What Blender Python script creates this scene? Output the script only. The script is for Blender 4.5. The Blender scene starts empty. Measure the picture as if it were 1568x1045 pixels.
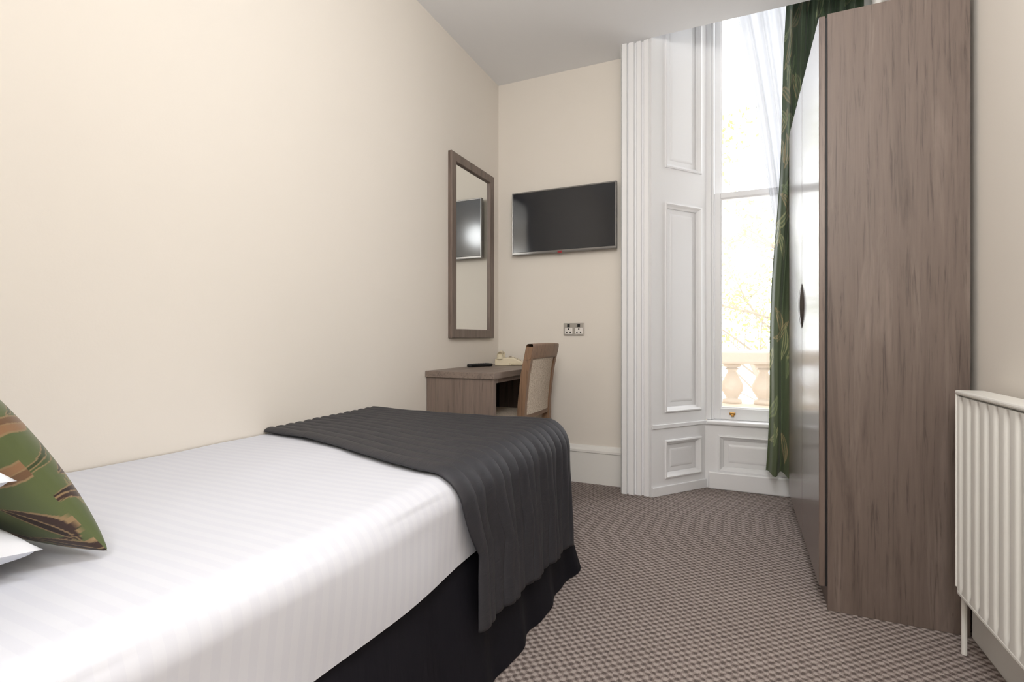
import bpy, bmesh, math, random
import numpy as np
from mathutils import Vector, Matrix, noise
random.seed(4)
S=bpy.context.scene
S.view_settings.view_transform='Standard'
COL=S.collection

# ------------------------------------------------------------ helpers
def srgb(r,g,b):
    def f(c):
        c/=255.0
        return c/12.92 if c<=0.04045 else ((c+0.055)/1.055)**2.4
    return (f(r),f(g),f(b),1.0)

def newmat(name,col=(0.8,0.8,0.8,1),rough=0.5,metal=0.0,spec=0.5,coat=0.0):
    m=bpy.data.materials.new(name); m.use_nodes=True
    b=m.node_tree.nodes['Principled BSDF']
    b.inputs['Base Color'].default_value=col
    b.inputs['Roughness'].default_value=rough
    b.inputs['Metallic'].default_value=metal
    b.inputs['Specular IOR Level'].default_value=spec
    b.inputs['Coat Weight'].default_value=coat
    return m
def N(m,t,**kw):
    n=m.node_tree.nodes.new(t)
    for k,v in kw.items(): setattr(n,k,v)
    return n
def L(m,a,b): m.node_tree.links.new(a,b)
def P(m): return m.node_tree.nodes['Principled BSDF']
def coords(m,scale=(1,1,1)):
    tc=N(m,'ShaderNodeTexCoord'); mp=N(m,'ShaderNodeMapping')
    mp.inputs['Scale'].default_value=scale
    L(m,tc.outputs['Object'],mp.inputs['Vector'])
    return mp.outputs['Vector']
def ntex(m,vec,scale,detail=4,rough=0.5,dist=0.0):
    n=N(m,'ShaderNodeTexNoise')
    n.inputs['Scale'].default_value=scale; n.inputs['Detail'].default_value=detail
    n.inputs['Roughness'].default_value=rough; n.inputs['Distortion'].default_value=dist
    L(m,vec,n.inputs['Vector']); return n.outputs['Fac']
def ramp(m,fac,stops):
    r=N(m,'ShaderNodeValToRGB')
    e=r.color_ramp.elements
    while len(e)<len(stops): e.new(0.5)
    for i,(p,c) in enumerate(stops):
        e[i].position=p; e[i].color=c
    L(m,fac,r.inputs['Fac']); return r.outputs['Color']
def bump(m,h,strength=0.2,dist=0.01):
    b=N(m,'ShaderNodeBump'); b.inputs['Strength'].default_value=strength
    b.inputs['Distance'].default_value=dist
    L(m,h,b.inputs['Height']); L(m,b.outputs['Normal'],P(m).inputs['Normal'])
def mathn(m,op,a,b=None):
    n=N(m,'ShaderNodeMath',operation=op)
    for i,v in enumerate((a,b)):
        if v is None: continue
        if isinstance(v,(int,float)): n.inputs[i].default_value=v
        else: L(m,v,n.inputs[i])
    return n.outputs[0]
def mixc(m,fac,a,b,mode='MIX'):
    n=N(m,'ShaderNodeMix',data_type='RGBA',blend_type=mode)
    if isinstance(fac,(int,float)): n.inputs[0].default_value=fac
    else: L(m,fac,n.inputs[0])
    for i,v in ((6,a),(7,b)):
        if isinstance(v,tuple): n.inputs[i].default_value=v
        else: L(m,v,n.inputs[i])
    return n.outputs[2]

def empty(name):
    o=bpy.data.objects.new(name,None); o.empty_display_size=0.1; COL.objects.link(o); return o
def finish(bm,name,mat,parent=None,smooth=False,loc=None,rotz=None):
    me=bpy.data.meshes.new(name); bm.to_mesh(me); bm.free()
    o=bpy.data.objects.new(name,me); COL.objects.link(o)
    if mat: me.materials.append(mat)
    if smooth:
        for p in me.polygons: p.use_smooth=True
    if parent: o.parent=parent
    if loc is not None: o.location=loc
    if rotz is not None: o.rotation_euler=(0,0,rotz)
    return o
def bmbox(bm,x0,x1,y0,y1,z0,z1,bev=0.0,seg=2):
    r=bmesh.ops.create_cube(bm,size=1.0)
    vs=r['verts']
    for v in vs:
        v.co=Vector((x0+(v.co.x+0.5)*(x1-x0), y0+(v.co.y+0.5)*(y1-y0), z0+(v.co.z+0.5)*(z1-z0)))
    if bev>0:
        es={e for v in vs for e in v.link_edges}
        bmesh.ops.bevel(bm,geom=list(es),offset=bev,segments=seg,affect='EDGES',profile=0.5)
def box(name,x0,x1,y0,y1,z0,z1,mat,parent=None,bev=0.0,seg=2,**kw):
    bm=bmesh.new(); bmbox(bm,x0,x1,y0,y1,z0,z1,bev,seg)
    return finish(bm,name,mat,parent,**kw)
def gridmesh(name,F,nu,nv,mat,parent=None,smooth=True,closeu=False):
    vs=[];fs=[]
    for j in range(nv+1):
        for i in range(nu+(0 if closeu else 1)):
            vs.append(F(i/nu,j/nv))
    w=nu if closeu else nu+1
    for j in range(nv):
        for i in range(nu):
            i2=(i+1)%w if closeu else i+1
            fs.append((j*w+i,j*w+i2,(j+1)*w+i2,(j+1)*w+i))
    me=bpy.data.meshes.new(name); me.from_pydata(vs,[],fs); me.update()
    if smooth:
        for p in me.polygons: p.use_smooth=True
    if mat: me.materials.append(mat)
    o=bpy.data.objects.new(name,me); COL.objects.link(o)
    if parent: o.parent=parent
    return o
def bmring(bm,u0,u1,z0,z1,prof,plane='XZ'):
    """mitred rectangular moulding. prof: list of (inset, height). XZ: height=y ; YZ: height = x"""
    loops=[]
    for ins,h in prof:
        c=[(u0+ins,z0+ins),(u1-ins,z0+ins),(u1-ins,z1-ins),(u0+ins,z1-ins)]
        if plane=='XZ': loops.append([bm.verts.new((a,h,b)) for a,b in c])
        else: loops.append([bm.verts.new((h,a,b)) for a,b in c])
    for l1,l2 in zip(loops[:-1],loops[1:]):
        for k in range(4):
            bm.faces.new((l1[k],l1[(k+1)%4],l2[(k+1)%4],l2[k]))
def extrude_profile(bm,pts,z0,z1):
    a=[bm.verts.new((x,y,z0)) for x,y in pts]; b=[bm.verts.new((x,y,z1)) for x,y in pts]
    n=len(pts)
    for i in range(n): bm.faces.new((a[i],a[(i+1)%n],b[(i+1)%n],b[i]))
    bm.faces.new(a); bm.faces.new(b)
def lathe(bm,prof,cx,cy,seg=24):
    rings=[]
    for r,z in prof:
        rings.append([bm.verts.new((cx+r*math.cos(2*math.pi*k/seg),cy+r*math.sin(2*math.pi*k/seg),z)) for k in range(seg)])
    for a,b in zip(rings[:-1],rings[1:]):
        for k in range(seg): bm.faces.new((a[k],a[(k+1)%seg],b[(k+1)%seg],b[k]))
    bm.faces.new(rings[0]); bm.faces.new(rings[-1])
def tube(bm,pts,rads,seg=10):
    rings=[]
    n=len(pts)
    for i,p in enumerate(pts):
        p=Vector(p)
        d=(Vector(pts[min(i+1,n-1)])-Vector(pts[max(i-1,0)])).normalized()
        a=d.cross(Vector((0,0,1)))
        if a.length<0.1: a=d.cross(Vector((0,1,0)))
        a.normalize(); b=d.cross(a)
        r=rads[i] if isinstance(rads,(list,tuple)) else rads
        rings.append([bm.verts.new(p+a*r*math.cos(2*math.pi*k/seg)+b*r*math.sin(2*math.pi*k/seg)) for k in range(seg)])
    for a,b in zip(rings[:-1],rings[1:]):
        for k in range(seg): bm.faces.new((a[k],a[(k+1)%seg],b[(k+1)%seg],b[k]))
    bm.faces.new(rings[0]); bm.faces.new(rings[-1])

# ------------------------------------------------------------ materials
def wallmat(name,c):
    m=newmat(name,c,0.75,spec=0.25)
    v=coords(m); f=ntex(m,v,1.3,3)
    L(m,mixc(m,f,c,tuple(x*0.97 for x in c[:3])+(1,)),P(m).inputs['Base Color'])
    bump(m,ntex(m,v,140,3),0.06,0.003); return m
M_wall=wallmat('cream_wall_paint',srgb(239,232,222))
M_ceil=wallmat('ceiling_paint',srgb(249,249,250))
M_white=newmat('white_gloss_paint',srgb(248,248,249),0.35)
bump(M_white,ntex(M_white,coords(M_white,(1,1,0.3)),30,3),0.05,0.003)
M_skirt_paint=newmat('baseboard_paint',srgb(243,241,236),0.4)

def woodmat(name,c1,c2,c3,axis='Z',rough=0.45,coat=0.0,sc=1.0,fs=40):
    m=newmat(name,c2,rough,coat=coat)
    s={'Z':(10,10,0.8),'Y':(10,0.8,10),'X':(0.8,10,10)}[axis]
    v=coords(m,tuple(k*sc for k in s))
    big=ntex(m,v,1.3,6,0.6,1.2)
    s2={'Z':(fs,fs,1.8),'Y':(fs,1.8,fs),'X':(1.8,fs,fs)}[axis]
    v2=coords(m,tuple(k*sc for k in s2))
    fine=ntex(m,v2,2.2,6,0.65,0.6)
    c=ramp(m,big,[(0.30,c1),(0.46,c2),(0.56,c2),(0.74,c3)])
    cf=ramp(m,fine,[(0.32,(0.45,0.43,0.42,1)),(0.45,(0.93,0.93,0.93,1)),(0.75,(1.16,1.155,1.15,1))])
    col=mixc(m,0.8,c,cf,'MULTIPLY')
    s3={'Z':(4,4,1.3),'Y':(4,1.3,4),'X':(1.3,4,4)}[axis]
    v3=coords(m,s3)
    vo=N(m,'ShaderNodeTexVoronoi'); vo.inputs['Scale'].default_value=1.0
    L(m,v3,vo.inputs['Vector'])
    kn=ramp(m,vo.outputs['Distance'],[(0.02,(0.3,0.25,0.22,1)),(0.09,(1,1,1,1))])
    col=mixc(m,0.6,col,kn,'MULTIPLY')
    L(m,col,P(m).inputs['Base Color'])
    bump(m,fine,0.12,0.002)
    return m
M_oak=woodmat('grey_brown_oak',srgb(92,79,72),srgb(112,98,90),srgb(131,117,108))
M_oak_door=woodmat('satin_oak_door',srgb(96,82,75),srgb(116,101,93),srgb(134,119,111),rough=0.27,coat=0.25)
P(M_oak_door).inputs['Coat Roughness'].default_value=0.12
M_oak_d=woodmat('desk_oak',srgb(108,93,84),srgb(130,114,104),srgb(146,130,119))
M_oak_h=woodmat('desk_top_oak',srgb(112,98,90),srgb(134,119,109),srgb(150,135,125),axis='Y')
M_frame=woodmat('mirror_frame_oak',srgb(104,90,82),srgb(122,107,98),srgb(136,122,112),rough=0.4)
M_chairwood=woodmat('chair_beech',srgb(122,94,72),srgb(140,110,86),srgb(152,122,97))
M_dark=newmat('painted_recess_shade',srgb(22,20,20),0.6)  # near-black colour standing in for shade in the door gap and kneehole
M_chrome=newmat('chrome',(0.75,0.75,0.76,1),0.15,1.0)
M_silver=newmat('silver_plastic',srgb(136,134,132),0.3,0.6)
M_handle=newmat('handle_pewter',srgb(96,90,86),0.35,0.5)
M_black=newmat('black_plastic',srgb(20,20,22),0.35)
M_screen=newmat('tv_screen',srgb(38,40,44),0.12,spec=0.5)
M_mirror=newmat('mirror_glass',(0.88,0.90,0.89,1),0.0,1.0)
M_cream=newmat('cream_plastic',srgb(228,216,188),0.4)
M_brass=newmat('brass',srgb(170,130,70),0.3,0.9)
M_red=newmat('red_badge',srgb(150,30,40),0.4)
M_rad=newmat('radiator_enamel',srgb(242,240,234),0.3)
M_stone=newmat('balustrade_stone',srgb(224,213,200),0.8)
bump(M_stone,ntex(M_stone,coords(M_stone),25,4),0.3,0.01)

# carpet
M_carpet=newmat('woven_carpet',srgb(130,116,110),0.95,spec=0.1)
v=coords(M_carpet)
nz=N(M_carpet,'ShaderNodeTexNoise'); nz.inputs['Scale'].default_value=38; L(M_carpet,v,nz.inputs['Vector'])
sx=N(M_carpet,'ShaderNodeSeparateXYZ'); L(M_carpet,v,sx.inputs[0])
jit=mathn(M_carpet,'MULTIPLY',mathn(M_carpet,'SUBTRACT',nz.outputs['Fac'],0.5),3.0)
a=mathn(M_carpet,'SINE',mathn(M_carpet,'ADD',mathn(M_carpet,'MULTIPLY',sx.outputs[0],2*math.pi/0.034),jit))
b=mathn(M_carpet,'SINE',mathn(M_carpet,'ADD',mathn(M_carpet,'MULTIPLY',sx.outputs[1],2*math.pi/0.030),jit))
h=mathn(M_carpet,'ADD',mathn(M_carpet,'MULTIPLY',mathn(M_carpet,'MULTIPLY',a,b),0.5),0.5)
n2=ntex(M_carpet,v,240,3,0.7)
hh=mathn(M_carpet,'ADD',h,mathn(M_carpet,'MULTIPLY',mathn(M_carpet,'SUBTRACT',n2,0.5),1.2))
c=ramp(M_carpet,hh,[(0.12,srgb(101,91,87)),(0.42,srgb(138,126,121)),(0.80,srgb(180,168,162))])
n3=ntex(M_carpet,v,2.2,2)
c=mixc(M_carpet,0.3,c,ramp(M_carpet,n3,[(0.3,(0.88,0.86,0.85,1)),(0.7,(1.1,1.1,1.1,1))]),'MULTIPLY')
L(M_carpet,c,P(M_carpet).inputs['Base Color'])
bump(M_carpet,hh,0.5,0.005)

# fabrics
M_sheet=newmat('white_cotton',srgb(220,222,230),0.8,spec=0.2)
v=coords(M_sheet)
sx=N(M_sheet,'ShaderNodeSeparateXYZ'); L(M_sheet,v,sx.inputs[0])
st=mathn(M_sheet,'GREATER_THAN',mathn(M_sheet,'SINE',mathn(M_sheet,'MULTIPLY',sx.outputs[1],2*math.pi/0.03)),0.0)
L(M_sheet,mixc(M_sheet,st,srgb(216,218,227),srgb(219,221,229)),P(M_sheet).inputs['Base Color'])
bump(M_sheet,ntex(M_sheet,coords(M_sheet,(2,1.0,2)),3.0,4,0.5,0.4),0.32,0.012)
M_pillow=newmat('pillow_cotton',srgb(228,230,236),0.8,spec=0.2)
bump(M_pillow,ntex(M_pillow,coords(M_pillow),9,3,0.5,0.6),0.3,0.012)
M_runner=newmat('charcoal_quilt',srgb(49,49,54),0.55,spec=0.4)
bump(M_runner,ntex(M_runner,coords(M_runner,(3,1,3)),12,4,0.6,0.8),0.3,0.007)
M_valance=newmat('black_valance',srgb(20,19,26),0.8,spec=0.2)
bump(M_valance,ntex(M_valance,coords(M_valance,(2,2,0.4)),14,3),0.3,0.01)
M_divan=newmat('divan_ticking',srgb(40,40,44),0.9)
M_tweed=newmat('beige_tweed',srgb(205,190,168),0.95,spec=0.1)
v=coords(M_tweed); n=ntex(M_tweed,v,160,3,0.7)
L(M_tweed,ramp(M_tweed,n,[(0.3,srgb(164,146,125)),(0.6,srgb(218,205,188))]),P(M_tweed).inputs['Base Color'])
bump(M_tweed,n,0.4,0.003)
def attrmat(name,rough,sheen,transl=0.0):
    m=newmat(name,(1,1,1,1),rough,spec=0.35)
    a=N(m,'ShaderNodeAttribute',attribute_name='Col')
    L(m,a.outputs['Color'],P(m).inputs['Base Color'])
    P(m).inputs['Sheen Weight'].default_value=sheen
    if transl>0:
        t=N(m,'ShaderNodeBsdfTranslucent'); L(m,a.outputs['Color'],t.inputs['Color'])
        mx=N(m,'ShaderNodeMixShader'); mx.inputs[0].default_value=transl
        out=[n for n in m.node_tree.nodes if n.type=='OUTPUT_MATERIAL'][0]
        L(m,P(m).outputs[0],mx.inputs[1]); L(m,t.outputs[0],mx.inputs[2]); L(m,mx.outputs[0],out.inputs['Surface'])
    return m
M_cush=attrmat('green_leaf_satin',0.5,0.1)
M_curt=attrmat('green_leaf_curtain',0.45,0.15,0.15)
# sheer
M_sheer=bpy.data.materials.new('sheer_voile'); M_sheer.use_nodes=True
nt=M_sheer.node_tree; nt.nodes.clear()
out=nt.nodes.new('ShaderNodeOutputMaterial'); tr=nt.nodes.new('ShaderNodeBsdfTransparent'); tl=nt.nodes.new('ShaderNodeBsdfTranslucent'); df=nt.nodes.new('ShaderNodeBsdfDiffuse')
m1=nt.nodes.new('ShaderNodeMixShader'); m2=nt.nodes.new('ShaderNodeMixShader')
tl.inputs['Color'].default_value=(0.38,0.39,0.42,1); df.inputs['Color'].default_value=(0.85,0.86,0.88,1)
m1.inputs[0].default_value=0.45; m2.inputs[0].default_value=0.92
nt.links.new(tl.outputs[0],m1.inputs[1]); nt.links.new(df.outputs[0],m1.inputs[2])
nt.links.new(tr.outputs[0],m2.inputs[1]); nt.links.new(m1.outputs[0],m2.inputs[2]); nt.links.new(m2.outputs[0],out.inputs[0])
# window glass
M_glass=bpy.data.materials.new('window_glass'); M_glass.use_nodes=True
nt=M_glass.node_tree; nt.nodes.clear()
out=nt.nodes.new('ShaderNodeOutputMaterial'); tr=nt.nodes.new('ShaderNodeBsdfTransparent'); gl=nt.nodes.new('ShaderNodeBsdfGlossy'); m1=nt.nodes.new('ShaderNodeMixShader')
gl.inputs['Roughness'].default_value=0.02; m1.inputs[0].default_value=0.05
nt.links.new(tr.outputs[0],m1.inputs[1]); nt.links.new(gl.outputs[0],m1.inputs[2]); nt.links.new(m1.outputs[0],out.inputs[0])

# ------------------------------------------------------------ room shell
XL,XR,YF,YB,ZC=-1.636,0.73,3.42,3.65,2.886
YP=3.26
ZT=3.5
box('floor',XL-0.1,XR+0.1,-1.2,3.80,-0.1,0.0,M_carpet)
bm=bmesh.new(); bmbox(bm,XL-0.1,XR+0.1,-1.2,YP,ZC,ZC+0.12); bmbox(bm,XL-0.1,-0.62,YP,YF+0.1,ZC,ZC+0.12)
finish(bm,'ceiling',M_ceil)
box('ceiling_bay',-0.72,XR+0.1,YP-0.06,3.80,ZT,ZT+0.1,M_ceil)
box('wall_bulkhead',-0.72,XR+0.1,YP-0.06,YP-0.001,ZC+0.121,ZT-0.001,M_ceil)
box('wall_left',XL-0.1,XL,-0.28,YF+0.1,0,ZC,M_wall)
box('wall_far',XL,-0.66,YF,YF+0.1,0,ZC,M_wall)
box('wall_right',XR,XR+0.1,-1.2,3.80,0,ZT,M_wall)
box('wall_head',XL,-0.42,-0.28,-0.18,0,ZC,M_wall)
box('wall_entry',-0.52,-0.42,-1.1,-0.28,0,ZC,M_wall)
box('wall_back',-0.52,XR,-1.2,-1.1,0,ZC,M_wall)
# outer facade (stucco) around the window, shades the balcony like the real building
M_stucco=newmat('stucco',srgb(225,215,200),0.9)
bm=bmesh.new()
bmbox(bm,-9,-0.74,3.80,3.95,-4,9); bmbox(bm,0.84,9,3.80,3.95,-4,9)
bmbox(bm,-0.74,0.84,3.80,3.95,3.62,9); bmbox(bm,-0.74,0.84,3.80,3.95,-4,0.17)
finish(bm,'wall_facade',M_stucco)

# baseboards
def baseboard_profile(bm,x0,x1,yw,h):
    pr=[(0,0),(-0.022,0),(-0.022,h-0.05),(-0.030,h-0.045),(-0.030,h-0.030),(-0.018,h-0.018),(-0.012,h-0.004),(0,h)]
    a=[bm.verts.new((x0,yw+p[0],p[1])) for p in pr]; b=[bm.verts.new((x1,yw+p[0],p[1])) for p in pr]
    for i in range(len(pr)-1): bm.faces.new((a[i],a[i+1],b[i+1],b[i]))
    bm.faces.new(a); bm.faces.new(b)
bm=bmesh.new(); baseboard_profile(bm,XL,-0.69,YF,0.26); bmesh.ops.recalc_face_normals(bm,faces=bm.faces); finish(bm,'baseboard_far',M_skirt_paint)
box('baseboard_right',XR-0.02,XR,-1.1,2.165,0,0.19,M_skirt_paint,bev=0.006)
box('baseboard_left',XL,XL+0.02,2.20,2.44,0,0.26,M_skirt_paint,bev=0.006)

# pilaster architrave
x0,x1=-0.690,-0.512
w=x1-x0
prof=[(0,3.45),(0,YP+0.012),(0.03,YP+0.004),(0.045,YP+0.016),(0.055,YP-0.002),(0.22,YP-0.002),(0.24,YP+0.016),(0.27,YP+0.016),(0.29,YP),(0.47,YP),(0.50,YP+0.018),(0.54,YP+0.018),(0.57,YP+0.004),(0.72,YP+0.004),(0.75,YP+0.02),(0.80,YP+0.02),(0.83,YP+0.006),(0.97,YP+0.006),(1.0,YP+0.016),(1.0,3.45)]
bm=bmesh.new(); extrude_profile(bm,[(x0+w*a,b) for a,b in prof],0,ZC)
bmesh.ops.recalc_face_normals(bm,faces=bm.faces)
finish(bm,'trim_1',M_white)
box('trim_2',-0.70,-0.505,YP-0.06,YP+0.1,ZC+0.001,ZT,M_white)

def panel_wall(name,loc,rotz,length,z0,z1,u0,u1,opens,mat):
    bm=bmesh.new()
    bmbox(bm,0,length,0,0.02,z0,z1)
    f=-0.02
    def sl(a,b,c,d): bmbox(bm,a,b,f,0.001,c,d)
    sl(0,u0,z0,z1); sl(u1,length,z0,z1)
    zs=z0
    for (a,b) in opens:
        sl(u0,u1,zs,a); zs=b
    if zs<z1: sl(u0,u1,zs,z1)
    for (a,b) in opens:
        bmring(bm,u0,u1,a,b,[(-0.012,f),(-0.010,f-0.009),(-0.002,f-0.011),(0.004,f-0.004),(0.010,f+0.004),(0.020,f+0.012),(0.022,-0.002)])
        bmring(bm,u0+0.05,u1-0.05,a+0.05,b-0.05,[(0,0),(0.004,-0.003),(0.010,-0.005),(0.018,-0.006)])
        i=0.068
        vs=[bm.verts.new(p) for p in ((u0+i,-0.006,a+i),(u1-i,-0.006,a+i),(u1-i,-0.006,b-i),(u0+i,-0.006,b-i))]
        if b-a>2*i+0.02: bm.faces.new(vs)
    bmesh.ops.recalc_face_normals(bm,faces=bm.faces)
    return finish(bm,name,mat,loc=loc,rotz=rotz)
th=math.atan2(0.38,0.303)
sh=panel_wall('window_shutter_panel',(-0.512,YP+0.01,0),th,0.480,0.0,ZT,0.125,0.425,[(0.115,0.335),(0.535,1.855),(2.10,3.30)],M_white)
bm=bmesh.new(); bmbox(bm,0.01,0.480,-0.028,-0.02,0.425,0.45,0.003); finish(bm,'trim_3',M_white,loc=(-0.512,YP+0.01,0),rotz=th)
bm=bmesh.new(); bmbox(bm,0.002,0.480,-0.032,-0.02,0.0,0.06,0.004); finish(bm,'baseboard_shutter',M_white,loc=(-0.512,YP+0.01,0),rotz=th)
panel_wall('wall_apron',(-0.209,YB+0.0,0),0,XR+0.209,0.0,0.425,0.10,0.72,[(0.125,0.345)],M_white)
box('baseboard_bay',-0.18,XR,YB-0.045,YB-0.021,0,0.115,M_white,bev=0.008)
box('window_sill',-0.195,XR,YB-0.045,YB+0.13,0.426,0.452,M_white,bev=0.008)

# ------------------------------------------------------------ window
win=empty('window_1')
WX0,WX1,WZ0,WZ1=-0.165,0.60,0.453,3.40
bm=bmesh.new()
bmbox(bm,-0.208,-0.165,YB-0.01,YB+0.14,WZ0,ZT,0.004)
bmbox(bm,-0.165,-0.148,YB+0.005,YB+0.14,WZ0,WZ1,0.004)
bmbox(bm,WX1,XR,YB,YB+0.14,WZ0,ZT); bmbox(bm,WX0,WX1,YB,YB+0.14,WZ1,ZT)
finish(bm,'frame_box',M_white,win)
def sash(name,z0,z1,y0,st,top,bot):
    bm=bmesh.new(); x0=-0.146;x1=WX1
    bmbox(bm,x0,x0+st,y0,y0+0.035,z0,z1,0.003); bmbox(bm,x1-st,x1,y0,y0+0.035,z0,z1,0.003)
    bmbox(bm,x0+st,x1-st,y0,y0+0.035,z0,z0+bot,0.003); bmbox(bm,x0+st,x1-st,y0,y0+0.035,z1-top,z1,0.003)
    bmring(bm,x0+st,x1-st,z0+bot,z1-top,[(0,y0+0.004),(0.008,y0+0.008),(0.010,y0+0.016)])
    finish(bm,name,M_white,win)
    box(name+'_glass',x0+st,x1-st,y0+0.016,y0+0.020,z0+bot,z1-top,M_glass,win)
sash('sash_lower',0.455,1.975,YB+0.03,0.038,0.036,0.075)
sash('sash_upper',1.940,3.40,YB+0.075,0.038,0.05,0.036)
bm=bmesh.new(); bmbox(bm,-0.052,-0.015,YB+0.010,YB+0.03,0.488,0.505,0.003); bmbox(bm,-0.042,-0.024,YB+0.002,YB+0.012,0.478,0.492,0.003)
finish(bm,'sash_lift',M_brass,win)

# ------------------------------------------------------------ outside
bal=empty('balustrade')
box('coping_rail',-2,3,4.45,4.75,0.79,0.90,M_stone,bal,bev=0.02)
box('plinth',-2,3,4.42,4.78,0.30,0.46,M_stone,bal,bev=0.02)
bm=bmesh.new()
pr=[(0.075,0.46),(0.075,0.49),(0.045,0.50),(0.055,0.52),(0.085,0.57),(0.088,0.61),(0.065,0.66),(0.035,0.72),(0.04,0.735),(0.055,0.745),(0.04,0.755),(0.07,0.765),(0.07,0.79)]
for k in range(-8,13): lathe(bm,pr,-0.045+k*0.235,4.6,20)
bmesh.ops.recalc_face_normals(bm,faces=bm.faces)
finish(bm,'balusters',M_stone,bal,smooth=True)
box('balcony_slab',-2,3,3.96,4.85,0.18,0.30,M_stone)
M_pave=newmat('pale_pavement',srgb(225,222,215),0.9)
box('street_ground',-25,25,5,60,-4.2,-4.0,M_pave)
# tree
tree=empty('street_tree')
M_bark=newmat('bark',srgb(160,152,142),0.9); M_leaf=newmat('tree_leaf',srgb(172,178,122),0.7)
bm=bmesh.new(); tips=[]
def branch(p,d,l,r,depth):
    pts=[p];rr=[r]
    q=Vector(p);dd=Vector(d)
    for i in range(5):
        dd=(dd+Vector((random.uniform(-.25,.25),random.uniform(-.25,.25),random.uniform(-.12,.22)))).normalized()
        q=q+dd*l/5; pts.append(q.copy()); rr.append(r*(1-0.13*(i+1)))
    tube(bm,pts,rr,6)
    if depth==0: tips.extend(pts[2:]); return
    for k in range(4):
        i=random.randint(2,5)
        nd=(dd+Vector((random.uniform(-1,1),random.uniform(-1,1),random.uniform(-.5,.7)))).normalized()
        branch(pts[i],nd,l*0.62,rr[i]*0.55,depth-1)
branch(Vector((1.6,9.5,-4)),Vector((-.1,0,1)),5.2,0.2,0); tips=[]
for k in range(7):
    branch(Vector((1.5,9.5,-1+k*0.5)),Vector((-1,random.uniform(-.5,.5),0.45)),2.3,0.035,2)
finish(bm,'branches',M_bark,tree)
bm=bmesh.new()
for t in tips:
    for k in range(9):
        if random.random()<0.3: continue
        c=t+Vector((random.uniform(-.2,.2),random.uniform(-.2,.2),random.uniform(-.2,.2)))
        a=Vector((random.uniform(-1,1),random.uniform(-1,1),random.uniform(-1,1))).normalized(); b=a.orthogonal().normalized()
        s=random.uniform(0.03,0.06)
        bm.faces.new([bm.verts.new(c-a*s),bm.verts.new(c-b*s*.5),bm.verts.new(c+a*s),bm.verts.new(c+b*s*.5)])
finish(bm,'foliage',M_leaf,tree)

# ------------------------------------------------------------ leaf print
def leafprint(U,V,base,cols,n,seed,size,outline_only=False):
    rng=np.random.RandomState(seed)
    C=np.zeros(U.shape+(3,)); C[:]=base
    um,uM,vm,vM=U.min(),U.max(),V.min(),V.max()
    for k in range(n):
        cu,cv=rng.uniform(um,uM),rng.uniform(vm,vM); an=rng.uniform(0.5,2.6) if outline_only else rng.uniform(-0.6,1.2); l=size*rng.uniform(.7,1.3); w=l*rng.uniform(.22,.34)
        du=U-cu;dv=V-cv
        a=du*math.cos(an)+dv*math.sin(an); b=-du*math.sin(an)+dv*math.cos(an)
        b=b-0.25*l*(a/l)**2
        ww=w*np.clip(1-(a/l)**2,0,1)
        ins=(np.abs(b)<ww)&(np.abs(a)<l)
        c=np.array(cols[k%len(cols)][:3])
        if not outline_only:
            edge=ins&((np.abs(b)>ww*0.80)|(np.abs(b)<w*0.07))
            C[ins]=c
            half=ins&(b>0); C[half]=c*0.6
            C[edge]=np.array(cols[0][:3])*0.8
        else:
            edge=ins&((np.abs(b)>ww*0.62)|(np.abs(b)<w*0.14))
            C[ins]=np.array(base)*1.35
            C[edge]=c
    return C
def setcol(o,C):
    at=o.data.color_attributes.new('Col','FLOAT_COLOR','POINT')
    A=np.ones((C.shape[0]*C.shape[1],4)); A[:,:3]=np.clip(C.reshape(-1,3),0,1)
    at.data.foreach_set('color',A.ravel())

# ------------------------------------------------------------ curtain (printed)
cur=empty('curtain')
nu,nv=360,420
def ledge(z): 
    t=(z-0.17)/3.2
    return 0.150+0.135*t+0.008*math.sin(z*4)
def Fc(u,v):
    z=0.17+3.22*v
    le=ledge(z); re=0.66
    X=le+(re-le)*u+0.004*math.sin(9*u+3*z)
    amp=0.030*(1-0.2*v)
    Y=3.475+amp*math.sin(2*math.pi*6.5*u+0.5*math.sin(z*1.3)+1.2)+0.006*math.sin(2*math.pi*15*u+z)
    z+=0.012*math.sin(2*math.pi*6.5*u+1)*(1-v)
    return (X,Y,z)
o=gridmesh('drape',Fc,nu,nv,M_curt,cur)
U,V=np.meshgrid(np.linspace(0,1.1,nu+1),np.linspace(0,3.22,nv+1))
C=leafprint(U,V,srgb(98,108,80)[:3],[srgb(176,174,128),srgb(142,152,108),srgb(180,160,120)],150,3,0.10,True)
backlight_shade=(V/3.22)[...,None]  # backlight shade painted into the print, darker and bluer towards the top
C=C*(1-0.45*backlight_shade*np.array([1.0,0.75,0.45]))
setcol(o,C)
bm=bmesh.new(); tube(bm,[(-0.3,3.475,3.42),(0.70,3.475,3.42)],0.014,12); finish(bm,'rod',M_brass,cur,smooth=True)
# sheer voile
she=empty('sheer_curtain')
def Fs(u,v):
    z=1.2+2.15*v
    t=(z-1.2)/2.15
    le=0.235-0.29*max(0,t)**1.55
    re=0.50
    k=5.5
    X=le+(re-le)*u
    Y=3.575+0.022*math.sin(2*math.pi*k*u+2*t)*(0.6+0.6*t)+0.007*math.sin(2*math.pi*15*u)
    return (X,Y,z)
gridmesh('voile',Fs,200,60,M_sheer,she)
bm=bmesh.new(); tube(bm,[(-0.19,3.575,3.37),(0.72,3.575,3.37)],0.008,10); finish(bm,'wire_rod',M_white,she)

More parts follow.
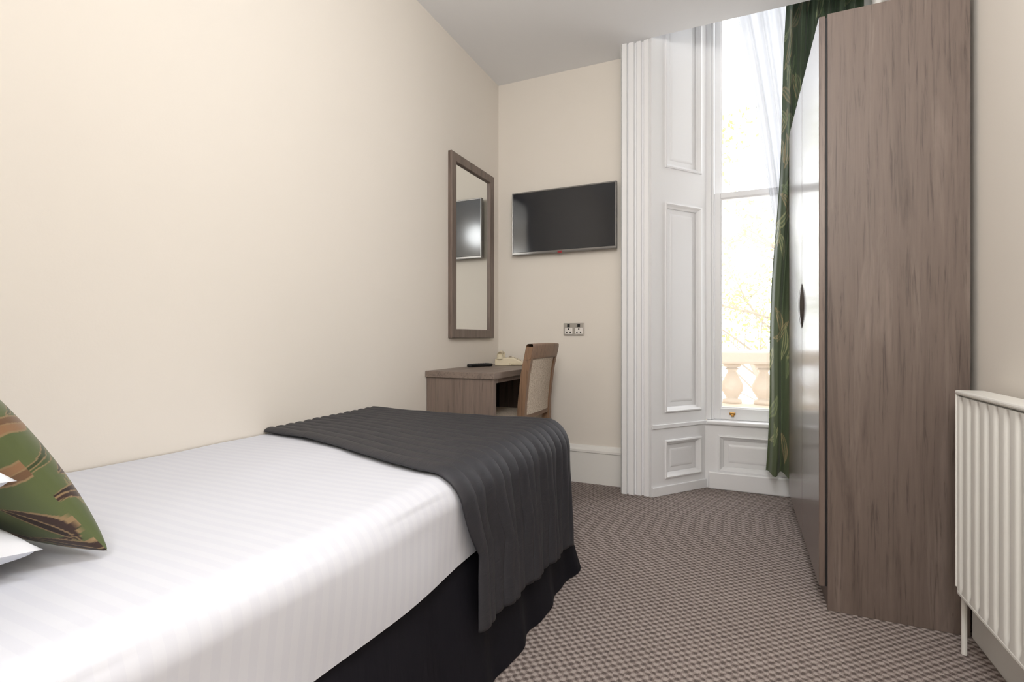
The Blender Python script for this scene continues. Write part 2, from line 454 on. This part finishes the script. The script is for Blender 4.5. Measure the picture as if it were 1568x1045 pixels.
# ------------------------------------------------------------ wardrobe
wd=empty('wardrobe')
WY0,WY1,WXf,WXb,WH=2.17,3.37,0.300,0.710,2.19
SM=2.715
box('side_near',WXf,WXb,WY0,WY0+0.022,0.0,WH,M_oak,wd,bev=0.0015)
box('side_far',WXf,WXb,WY1-0.022,WY1,0.0,WH,M_oak,wd,bev=0.0015)
box('top_board',WXf,WXb,WY0+0.022,WY1-0.022,WH-0.024,WH-0.001,M_oak,wd)
box('bottom_board',WXf+0.02,WXb,WY0+0.022,WY1-0.022,0.08,0.1,M_oak,wd)
box('kickboard',WXf+0.004,WXf+0.022,WY0+0.022,WY1-0.022,0.0,0.08,M_oak,wd)
box('back_board',WXb-0.012,WXb-0.001,WY0+0.022,WY1-0.022,0.1,WH-0.024,M_oak,wd)
box('center_divider',WXf+0.01,WXb-0.012,SM-0.01,SM+0.01,0.1,WH-0.024,M_oak,wd)
box('door_gap_shade',WXf-0.007,WXf,WY0+0.006,WY1-0.006,0.085,WH-0.012,M_dark,wd)  # dark strip painting the shade in the gap behind the doors
box('door_near',WXf-0.027,WXf-0.007,WY0+0.001,SM-0.002,0.085,WH-0.004,M_oak_door,wd,bev=0.002)
box('door_far',WXf-0.027,WXf-0.007,SM+0.002,WY1-0.001,0.085,WH-0.004,M_oak_door,wd,bev=0.002)
def handle(name,cy,sgn,mat,w0,xo0,half):
    bm=bmesh.new(); n=16; rows=[]
    for i in range(n+1):
        t=-1+2*i/n; z=1.15+half*t; wv=w0*(1-t*t)+0.001; xo=WXf-0.027-xo0*(1-t*t)-0.001
        rows.append([bm.verts.new((WXf-0.0275,cy,z)),bm.verts.new((xo,cy,z)),bm.verts.new((xo,cy+sgn*wv*0.7,z)),bm.verts.new((WXf-0.0275,cy+sgn*wv,z))])
    for a,b in zip(rows[:-1],rows[1:]):
        for k in range(4): bm.faces.new((a[k],a[(k+1)%4],b[(k+1)%4],b[k]))
    bm.faces.new(rows[0]);bm.faces.new(rows[-1])
    bmesh.ops.recalc_face_normals(bm,faces=bm.faces)
    finish(bm,name,mat,wd)
handle('handle_near',SM-0.006,-1,M_handle,0.055,0.013,0.105); handle('handle_far',SM+0.006,1,M_handle,0.055,0.013,0.105)

# ------------------------------------------------------------ radiator
rad=empty('radiator')
RY0,RY1,RX,RZ0,RZ1=0.95,2.012,0.622,0.205,0.838
def Fr(u,v):
    y=RY0+0.01+(RY1-RY0-0.02)*u
    n=int(round((RY1-RY0)/0.058))
    ph=(u*n)%1.0
    g=math.exp(-((ph-0.5)/0.16)**2)
    z=RZ0+0.012+(RZ1-RZ0-0.03)*v
    e=min(1,min(v,1-v)/0.055)
    e=e*e*(3-2*e)
    return (RX+0.011*g*e,y,z)
gridmesh('fluted_panel',Fr,380,50,M_rad,rad)
bm=bmesh.new()
bmbox(bm,RX+0.012,RX+0.022,RY0+0.01,RY1-0.01,RZ0+0.005,RZ1-0.012,0.002)
bmbox(bm,RX-0.004,RX+0.072,RY0,RY1,RZ1-0.014,RZ1,0.005)
bmbox(bm,RX-0.003,RX+0.072,RY1-0.008,RY1,RZ0+0.02,RZ1-0.012,0.003)
bmbox(bm,RX-0.003,RX+0.072,RY0,RY0+0.008,RZ0+0.02,RZ1-0.012,0.003)
bmbox(bm,RX-0.001,RX+0.02,RY0+0.008,RY1-0.008,RZ0,RZ0+0.014,0.004)
bmbox(bm,RX+0.045,RX+0.065,RY0+0.01,RY1-0.01,RZ0+0.01,RZ1-0.02,0.004)
finish(bm,'casing',M_rad,rad)
bm=bmesh.new()
for y in (1.15,1.8): bmbox(bm,RX+0.065,XR-0.001,y,y+0.03,0.3,0.75)
finish(bm,'wall_brackets',M_rad,rad)
bm=bmesh.new()
tube(bm,[(RX+0.03,RY1+0.0,0.24),(RX+0.03,RY1+0.03,0.24)],0.010,12)
tube(bm,[(RX+0.03,RY1+0.03,0.275),(RX+0.03,RY1+0.03,0.19)],0.013,14)
tube(bm,[(RX+0.03,RY1+0.03,0.34),(RX+0.03,RY1+0.03,0.275)],0.017,14)
tube(bm,[(RX+0.03,RY1+0.03,0.19),(RX+0.03,RY1+0.03,0.001)],0.0075,12)
finish(bm,'valve_and_pipe',M_rad,rad,smooth=False)

# ------------------------------------------------------------ mirror (wall)
mir=empty('wall_mirror')
bm=bmesh.new()
X=XL
bmring(bm,2.699,3.287,1.0,2.160,[(0,X+0.001),(0,X+0.026),(0.003,X+0.029),(0.052,X+0.029),(0.056,X+0.026),(0.058,X+0.012)],'YZ')
bmesh.ops.recalc_face_normals(bm,faces=bm.faces)
finish(bm,'frame',M_frame,mir)
box('glass',X+0.006,X+0.013,2.755,3.231,1.056,2.104,M_mirror,mir)

# ------------------------------------------------------------ television
tv=empty('television')
tx0,tx1,tz0,tz1,ty=-1.498,-0.738,1.600,2.049,3.36
bm=bmesh.new()
bmring(bm,tx0,tx1,tz0,tz1,[(0,ty+0.028),(0,ty+0.002),(0.002,ty),(0.008,ty),(0.010,ty+0.003)])
bmesh.ops.recalc_face_normals(bm,faces=bm.faces)
finish(bm,'bezel',M_silver,tv)
box('screen',tx0+0.008,tx1-0.008,ty+0.003,ty+0.01,tz0+0.018,tz1-0.008,M_screen,tv)
box('lower_bar',tx0+0.004,tx1-0.004,ty-0.001,ty+0.012,tz0+0.004,tz0+0.016,M_silver,tv,bev=0.002)
box('rear_shell',tx0+0.004,tx1-0.004,ty+0.01,YF-0.012,tz0+0.004,tz1-0.004,M_black,tv,bev=0.008)
box('logo_badge',-1.15,-1.118,ty-0.004,ty,tz0-0.008,tz0+0.010,M_red,tv,bev=0.002)
box('bracket',-1.25,-0.98,YF-0.014,YF,1.68,1.9,M_black,tv)

# ------------------------------------------------------------ double socket
so=empty('wall_socket')
sx0,sx1,sz0,sz1=-1.123,-0.975,1.018,1.105
M_plate=newmat('brushed_steel',srgb(176,172,166),0.35,0.7)
box('plate',sx0,sx1,YF-0.009,YF-0.001,sz0,sz1,M_plate,so,bev=0.003)
for i,cx in enumerate((-1.086,-1.012)):
    bm=bmesh.new()
    bmbox(bm,cx-0.028,cx+0.028,YF-0.0105,YF-0.0085,sz0+0.010,sz0+0.055,0.0008)
    finish(bm,'insert_%d'%(i+1),M_chrome,so)
    bm=bmesh.new()
    bmbox(bm,cx-0.004,cx+0.004,YF-0.012,YF-0.0100,sz0+0.038,sz0+0.050)
    bmbox(bm,cx-0.018,cx-0.008,YF-0.012,YF-0.0100,sz0+0.018,sz0+0.026)
    bmbox(bm,cx+0.008,cx+0.018,YF-0.012,YF-0.0100,sz0+0.018,sz0+0.026)
    bmbox(bm,cx-0.009,cx+0.009,YF-0.014,YF-0.008,sz0+0.058,sz0+0.080,0.001)
    finish(bm,'pins_and_switch_%d'%(i+1),M_black,so)

# ------------------------------------------------------------ desk
dk=empty('desk')
DX0,DX1,DY0,DY1,DZ=XL+0.002,-1.194,2.445,3.388,0.812
box('top',DX0,DX1,DY0,DY1,DZ-0.036,DZ,M_oak_h,dk,bev=0.003)
box('side_near',DX0+0.002,DX1-0.012,DY0+0.012,DY0+0.05,0,DZ-0.036,M_oak_d,dk,bev=0.002)
box('side_far',DX0+0.002,DX1-0.012,DY1-0.04,DY1-0.004,0,DZ-0.036,M_oak_d,dk,bev=0.002)
box('kneehole_shade',DX0+0.02,DX0+0.04,DY0+0.05,DY1-0.04,0.25,DZ-0.036,M_dark,dk)  # dark sheet added to paint the kneehole's shade
box('front_rail',DX1-0.034,DX1-0.016,DY0+0.05,DY1-0.04,DZ-0.060,DZ-0.036,M_oak_d,dk)

# telephone
ph=empty('telephone')
def xf(o,loc,rz): o.location=loc; o.rotation_euler=(0,0,rz)
pl=(-1.45,3.225,DZ); rz=math.radians(20)
bm=bmesh.new()
pts=[(-0.10,0.0),(-0.10,0.045),(0.02,0.055),(0.10,0.02),(0.10,0.0)]
a=[bm.verts.new((x,-0.09,z)) for x,z in pts]; b=[bm.verts.new((x,0.09,z)) for x,z in pts]
for i in range(5): bm.faces.new((a[i],a[(i+1)%5],b[(i+1)%5],b[i]))
bm.faces.new(a); bm.faces.new(b); bmesh.ops.recalc_face_normals(bm,faces=bm.faces)
bmesh.ops.bevel(bm,geom=bm.edges[:],offset=0.006,segments=3,affect='EDGES',profile=0.5)
xf(finish(bm,'base',M_cream,ph),pl,rz)
bm=bmesh.new()
pp=[(-0.065,-0.10+0.2*i/12,0.072+0.016*math.sin(math.pi*i/12)) for i in range(13)]
tube(bm,pp,[0.02 if i in(0,1,11,12) else 0.013 for i in range(13)],12)
tube(bm,[(-0.065,-0.085,0.045),(-0.065,-0.085,0.075)],0.022,14); tube(bm,[(-0.065,0.085,0.045),(-0.065,0.085,0.075)],0.022,14)
xf(finish(bm,'handset',M_cream,ph,smooth=True),pl,rz)
bm=bmesh.new()
for i in range(4):
    for j in range(3):
        x=0.0+i*0.022; y=-0.03+j*0.024; z=0.062-(x-0.0)*0.42
        bmbox(bm,x-0.007,x+0.007,y-0.008,y+0.008,z-0.010,z+0.0,0.001)
xf(finish(bm,'keypad',newmat('grey_keys',srgb(150,140,125),0.5),ph),pl,rz)
bm=bmesh.new()
pts=[]
for i in range(120):
    t=i/119; ang=t*2*math.pi*15
    base=Vector((0.0,-0.105,0.010)).lerp(Vector((0.12,-0.115,0.010)),t)
    pts.append((base.x,base.y+0.007*math.cos(ang),base.z+0.007*math.sin(ang)))
tube(bm,pts,0.002,5); xf(finish(bm,'cord',M_cream,ph),pl,rz)
# remote
rm=empty('remote_control')
rl=(-1.545,2.95,DZ)
o=box('body',-0.095,0.095,-0.022,0.022,0.001,0.02,M_black,rm,bev=0.006,seg=3); xf(o,rl,math.radians(68))
bm=bmesh.new()
for i in range(8):
    for j in range(3): bmbox(bm,-0.08+i*0.02-0.005,-0.08+i*0.02+0.005,-0.013+j*0.013-0.004,-0.013+j*0.013+0.004,0.019,0.022)
o=finish(bm,'buttons',newmat('rubber_grey',srgb(80,80,84),0.7),rm); xf(o,rl,math.radians(68))

# ------------------------------------------------------------ chair
ch=empty('desk_chair')
CY0,CY1=2.64,3.08
def cx(z):
    pts=[(0,-1.06),(0.25,-1.105),(0.45,-1.125),(0.62,-1.12),(0.80,-1.10),(0.965,-1.065)]
    for (a,b),(c,d) in zip(pts[:-1],pts[1:]):
        if z<=c: 
            t=(z-a)/(c-a); return b+(d-b)*t
    return pts[-1][1]
def post(name,y0,y1,z0,z1,t):
    bm=bmesh.new(); rows=[]; n=24
    for i in range(n+1):
        z=z0+(z1-z0)*i/n; x=cx(z); tt=t*(0.8+0.2*min(1,z/0.45))
        rows.append([bm.verts.new(p) for p in ((x-tt/2,y0,z),(x+tt/2,y0,z),(x+tt/2,y1,z),(x-tt/2,y1,z))])
    for a,b in zip(rows[:-1],rows[1:]):
        for k in range(4): bm.faces.new((a[k],a[(k+1)%4],b[(k+1)%4],b[k]))
    bm.faces.new(rows[0]);bm.faces.new(rows[-1]); bmesh.ops.recalc_face_normals(bm,faces=bm.faces)
    return finish(bm,name,M_chairwood,ch)
post('post_near',CY0,CY0+0.032,0,0.95,0.045); post('post_far',CY1-0.032,CY1,0,0.95,0.045)
def Frail(u,v):
    y=CY0-0.003+(CY1-CY0+0.006)*u
    bow=0.018*(1-(2*u-1)**2)
    ang=2*math.pi*v
    hx=0.021; hz=0.045
    cxx,cz=math.cos(ang),math.sin(ang)
    sx_=math.copysign(abs(cxx)**0.35,cxx)*hx; sz_=math.copysign(abs(cz)**0.35,cz)*hz
    z=0.922+sz_+0.004*(1-(2*u-1)**2)
    return (cx(z)+bow+sx_,y,z)
o=gridmesh('top_rail',Frail,24,28,M_chairwood,ch,smooth=True); 
bm=bmesh.new(); bm.from_mesh(o.data); bmesh.ops.holes_fill(bm,edges=bm.edges,sides=60); bmesh.ops.recalc_face_normals(bm,faces=bm.faces); bm.to_mesh(o.data); bm.free()
def Fback(u,v):
    y0,y1=CY0+0.032,CY1-0.032
    ang=2*math.pi*u
    z=0.56+(0.882-0.56)*v
    yy=(y0+y1)/2+ (y1-y0)/2*math.copysign(abs(math.cos(ang))**0.25,math.cos(ang))
    k=1-((yy-(y0+y1)/2)/((y1-y0)/2))**2
    x=cx(z)+0.012*k+0.018*math.copysign(abs(math.sin(ang))**0.4,math.sin(ang))
    return (x,yy,z)
gridmesh('back_upholstery',Fback,64,20,M_tweed,ch,closeu=True)
bm=bmesh.new(); 
bmbox(bm,cx(0.54)-0.016,cx(0.54)+0.016,CY0+0.032,CY1-0.032,0.53,0.562,0.003)
bmbox(bm,-1.52,-1.14,CY0+0.005,CY0+0.027,0.40,0.46); bmbox(bm,-1.52,-1.14,CY1-0.027,CY1-0.005,0.40,0.46)
bmbox(bm,-1.535,-1.515,CY0+0.03,CY1-0.03,0.40,0.46); bmbox(bm,-1.135,-1.115,CY0+0.03,CY1-0.03,0.40,0.46)
bmbox(bm,-1.545,-1.51,CY0,CY0+0.035,0,0.46,0.003); bmbox(bm,-1.545,-1.51,CY1-0.035,CY1,0,0.46,0.003)
finish(bm,'seat_frame_and_front_legs',M_chairwood,ch)
bm=bmesh.new(); bmbox(bm,-1.55,-1.145,CY0,CY1,0.46,0.54,0.02,4); finish(bm,'seat_cushion',M_tweed,ch,smooth=True)

# ------------------------------------------------------------ bed
bed=empty('bed')
XE,YE,R,ZM=-0.718,1.978,0.068,0.640
arc=R*math.pi/2
def drape(p,q,off,Lmax,flare=0.0):
    dp=max(0,p-XE); dq=max(0,q-YE); r=math.hypot(dp,dq)
    RR=R+off
    if r<1e-9: return Vector((p,q,ZM+off))
    ux,uy=dp/r,dq/r
    r=min(r,Lmax)
    if r<arc:
        a=r/R; return Vector((min(p,XE)+ux*RR*math.sin(a),min(q,YE)+uy*RR*math.sin(a),ZM-R+RR*math.cos(a)))
    d=r-arc
    return Vector((min(p,XE)+ux*(RR+flare*d),min(q,YE)+uy*(RR+flare*d),ZM-R-d))
Ls=arc+0.170
def Fsheet(u,v):
    p=-1.630+(XE+Ls+1.630)*u; q=-0.10+(YE+Ls+0.10)*v
    n=noise.noise(Vector((p*2.2,q*1.6,1.0)))*0.007+noise.noise(Vector((p*7,q*5,4.0)))*0.0025
    Lm=Ls+0.010*noise.noise(Vector((q*3,p*3,7)))
    s=drape(p,q,n,Lm,-0.08)
    if p>XE+arc*0.6 or q>YE+arc*0.6:
        s.x+=0.004*math.sin(q*9+s.z*14)
    s.z+=0.02*max(0,1-max(0,q)/0.9)
    return s
o=gridmesh('fitted_sheet',Fsheet,170,260,M_sheet,bed)
box('mattress',-1.628,-0.675,-0.09,2.02,0.41,0.605,M_divan,bed,bev=0.05,seg=4)
box('divan_base',-1.628,-0.70,-0.10,2.03,0.02,0.41,M_divan,bed,bev=0.01)
box('headboard',-1.63,-0.66,-0.172,-0.135,0.0,1.05,M_oak,None,bev=0.01)
# runner
Lr=arc+0.350
def Frun(u,v):
    p=-1.628+(XE+Lr+1.628)*u
    k=(p+1.628)/(XE+1.628); kk=min(k,1.04)
    side=max(0,min(1,(p-XE)/0.25))
    near=1.365-0.235*kk+0.02*math.sin(kk*5)+0.085*side*side; far=2.055-0.045*min(k,1.15)
    q=near+(far-near)*v
    ph=abs(math.sin(math.pi*v*15))
    puff=0.0085*ph**0.5
    off=0.010+puff+noise.noise(Vector((p*2.2,q*1.6,1.0)))*0.007
    fold=0.009*side*math.sin(2*math.pi*(q*5.3)+1.4*math.sin(p*6)) if p>XE else 0
    wr=0.003*noise.noise(Vector((p*9,q*14,3)))
    dq=max(0,q-YE)
    if p>XE:
        s=drape(p,min(q,YE),off+max(fold,-0.006)+wr,Lr,0.03)
        s.y=q-(0.03*dq)
        s.z-=0.02*(dq/0.08)**2*0.5
    else:
        s=drape(p,q,off+wr,Lr,0.0)
    if p>XE: s.z-= 0.08*max(0,(q-1.2))*side
    return s
o=gridmesh('quilted_runner',Frun,130,420,M_runner,bed)
sm=o.modifiers.new('t','SOLIDIFY'); sm.thickness=0.006; sm.offset=1
# valance
xs,ys=-0.678,2.045
def pathpt(s):
    Lside=ys-0.04+0.10; Lc=0.04*math.pi/2
    if s<Lside: return (xs,-0.10+s),(1,0)
    if s<Lside+Lc:
        a=(s-Lside)/0.04; return (xs-0.04+0.04*math.cos(a),ys-0.04+0.04*math.sin(a)),(math.cos(a),math.sin(a))
    return (xs-0.04-(s-Lside-Lc),ys),(0,1)
TOT=(ys-0.04+0.10)+0.04*math.pi/2+0.90
def Fval(u,v):
    s=u*TOT; (x,y),(nx,ny)=pathpt(s)
    h=1-v
    flare=(0.020*nx*nx+0.13*ny*ny)*h**1.3 + 0.022*h
    wav=(0.010*math.sin(s*17+2.2*math.sin(s*4))+0.003*math.sin(s*47+1))*(0.2+0.8*h)
    d=flare+wav
    return (x+nx*d,y+ny*d,0.004+0.415*v)
gridmesh('valance',Fval,520,24,M_valance,bed)

# pillows & cushion
def pillow(name,w,d,t,pinch,pw=0.42):
    def F(u,v):
        top=v<=0.5
        b=(v*4-1) if top else (3-v*4)
        a=2*u-1
        x=w/2*a*(1-pinch*(1-b*b)*abs(a)**1.5); y=d/2*b*(1-pinch*(1-a*a)*abs(b)**1.5)
        z=t/2*(max(0,(1-a*a))*max(0,(1-b*b)))**pw
        return (x,y,z if top else -z)
    return F
def mkpillow(name,w,d,t,pinch,mat,M,parent,pw=0.42,nu=60,nv=120):
    o=gridmesh(name,pillow(name,w,d,t,pinch,pw=pw),nu,nv,mat,parent)
    o.matrix_world=M
    return o
p1=empty('pillow'); 
mkpillow('pillow_body',0.70,0.50,0.125,0.14,M_pillow,Matrix.Translation((-1.256,0.140,0.742))@Matrix.Rotation(0.13,4,'Y'),p1,pw=0.36)
p2=empty('pillow.001')
mkpillow('pillow_body',0.69,0.50,0.125,0.13,M_pillow,Matrix.Translation((-1.222,0.100,0.860))@Matrix.Rotation(0.15,4,'Y'),p2,pw=0.36)
cu=empty('cushion')
CW=0.385
xa=Vector((1,0.0,0)).normalized(); za=Vector((0,-0.53,0.848)).normalized(); ya=za.cross(xa)
Ac=Vector((-0.908,0.470,0.665))
Cc=Ac-xa*CW/2+za*CW/2
Mx=Matrix(((xa.x,za.x,ya.x,Cc.x),(xa.y,za.y,ya.y,Cc.y),(xa.z,za.z,ya.z,Cc.z),(0,0,0,1)))
nu_,nv_=240,480
o=gridmesh('cushion_body',pillow('c',CW,CW,0.12,0.07),nu_,nv_,M_cush,cu); o.matrix_world=Mx
U,V=np.meshgrid(np.linspace(0,0.44,nu_+1),np.linspace(0,0.88,nv_+1))
C=leafprint(U,V,srgb(88,98,60)[:3],[srgb(160,134,98),srgb(112,122,78),srgb(60,42,36),srgb(140,106,76),srgb(72,86,50)],95,11,0.055)
setcol(o,C)

# ------------------------------------------------------------ lights
W=bpy.data.worlds.new('World'); S.world=W; W.use_nodes=True
bg=W.node_tree.nodes['Background']; bg.inputs[0].default_value=(0.95,0.97,1.0,1); bg.inputs[1].default_value=4.6
def fill_lamp(name,x,y,z,power,r):  # invented hanging lamp, added out of view as room fill
    e=empty(name)
    bm=bmesh.new(); tube(bm,[(x,y,ZC-0.001),(x,y,z+r+0.01)],0.004,8); lathe(bm,[(0.01,ZC-0.001),(0.05,ZC-0.002),(0.04,ZC-0.03),(0.01,ZC-0.04)],x,y,20)
    finish(bm,'added_cord_and_rose',M_white,e)
    l=bpy.data.lights.new(name+'_bulb','POINT'); l.shadow_soft_size=r; l.energy=power; l.color=(0.965,0.98,1.0)
    o=bpy.data.objects.new('fill_bulb',l); COL.objects.link(o); o.location=(x,y,z); o.parent=e
fill_lamp('fill_light',0.1,-0.75,2.15,50,0.16)  # added fill behind the camera, brightens far wall and ceiling
fill_lamp('fill_light.001',-0.10,0.80,2.35,24,0.14)  # second added fill, overhead and out of view

# ------------------------------------------------------------ camera
cam=bpy.data.cameras.new('camera'); co=bpy.data.objects.new('camera',cam); COL.objects.link(co)
co.location=(0,0,1.0); co.rotation_euler=(math.pi/2,0,math.radians(24.03))
cam.sensor_width=36; cam.lens=17.82; cam.shift_y=-0.0029; cam.clip_start=0.02
S.camera=co
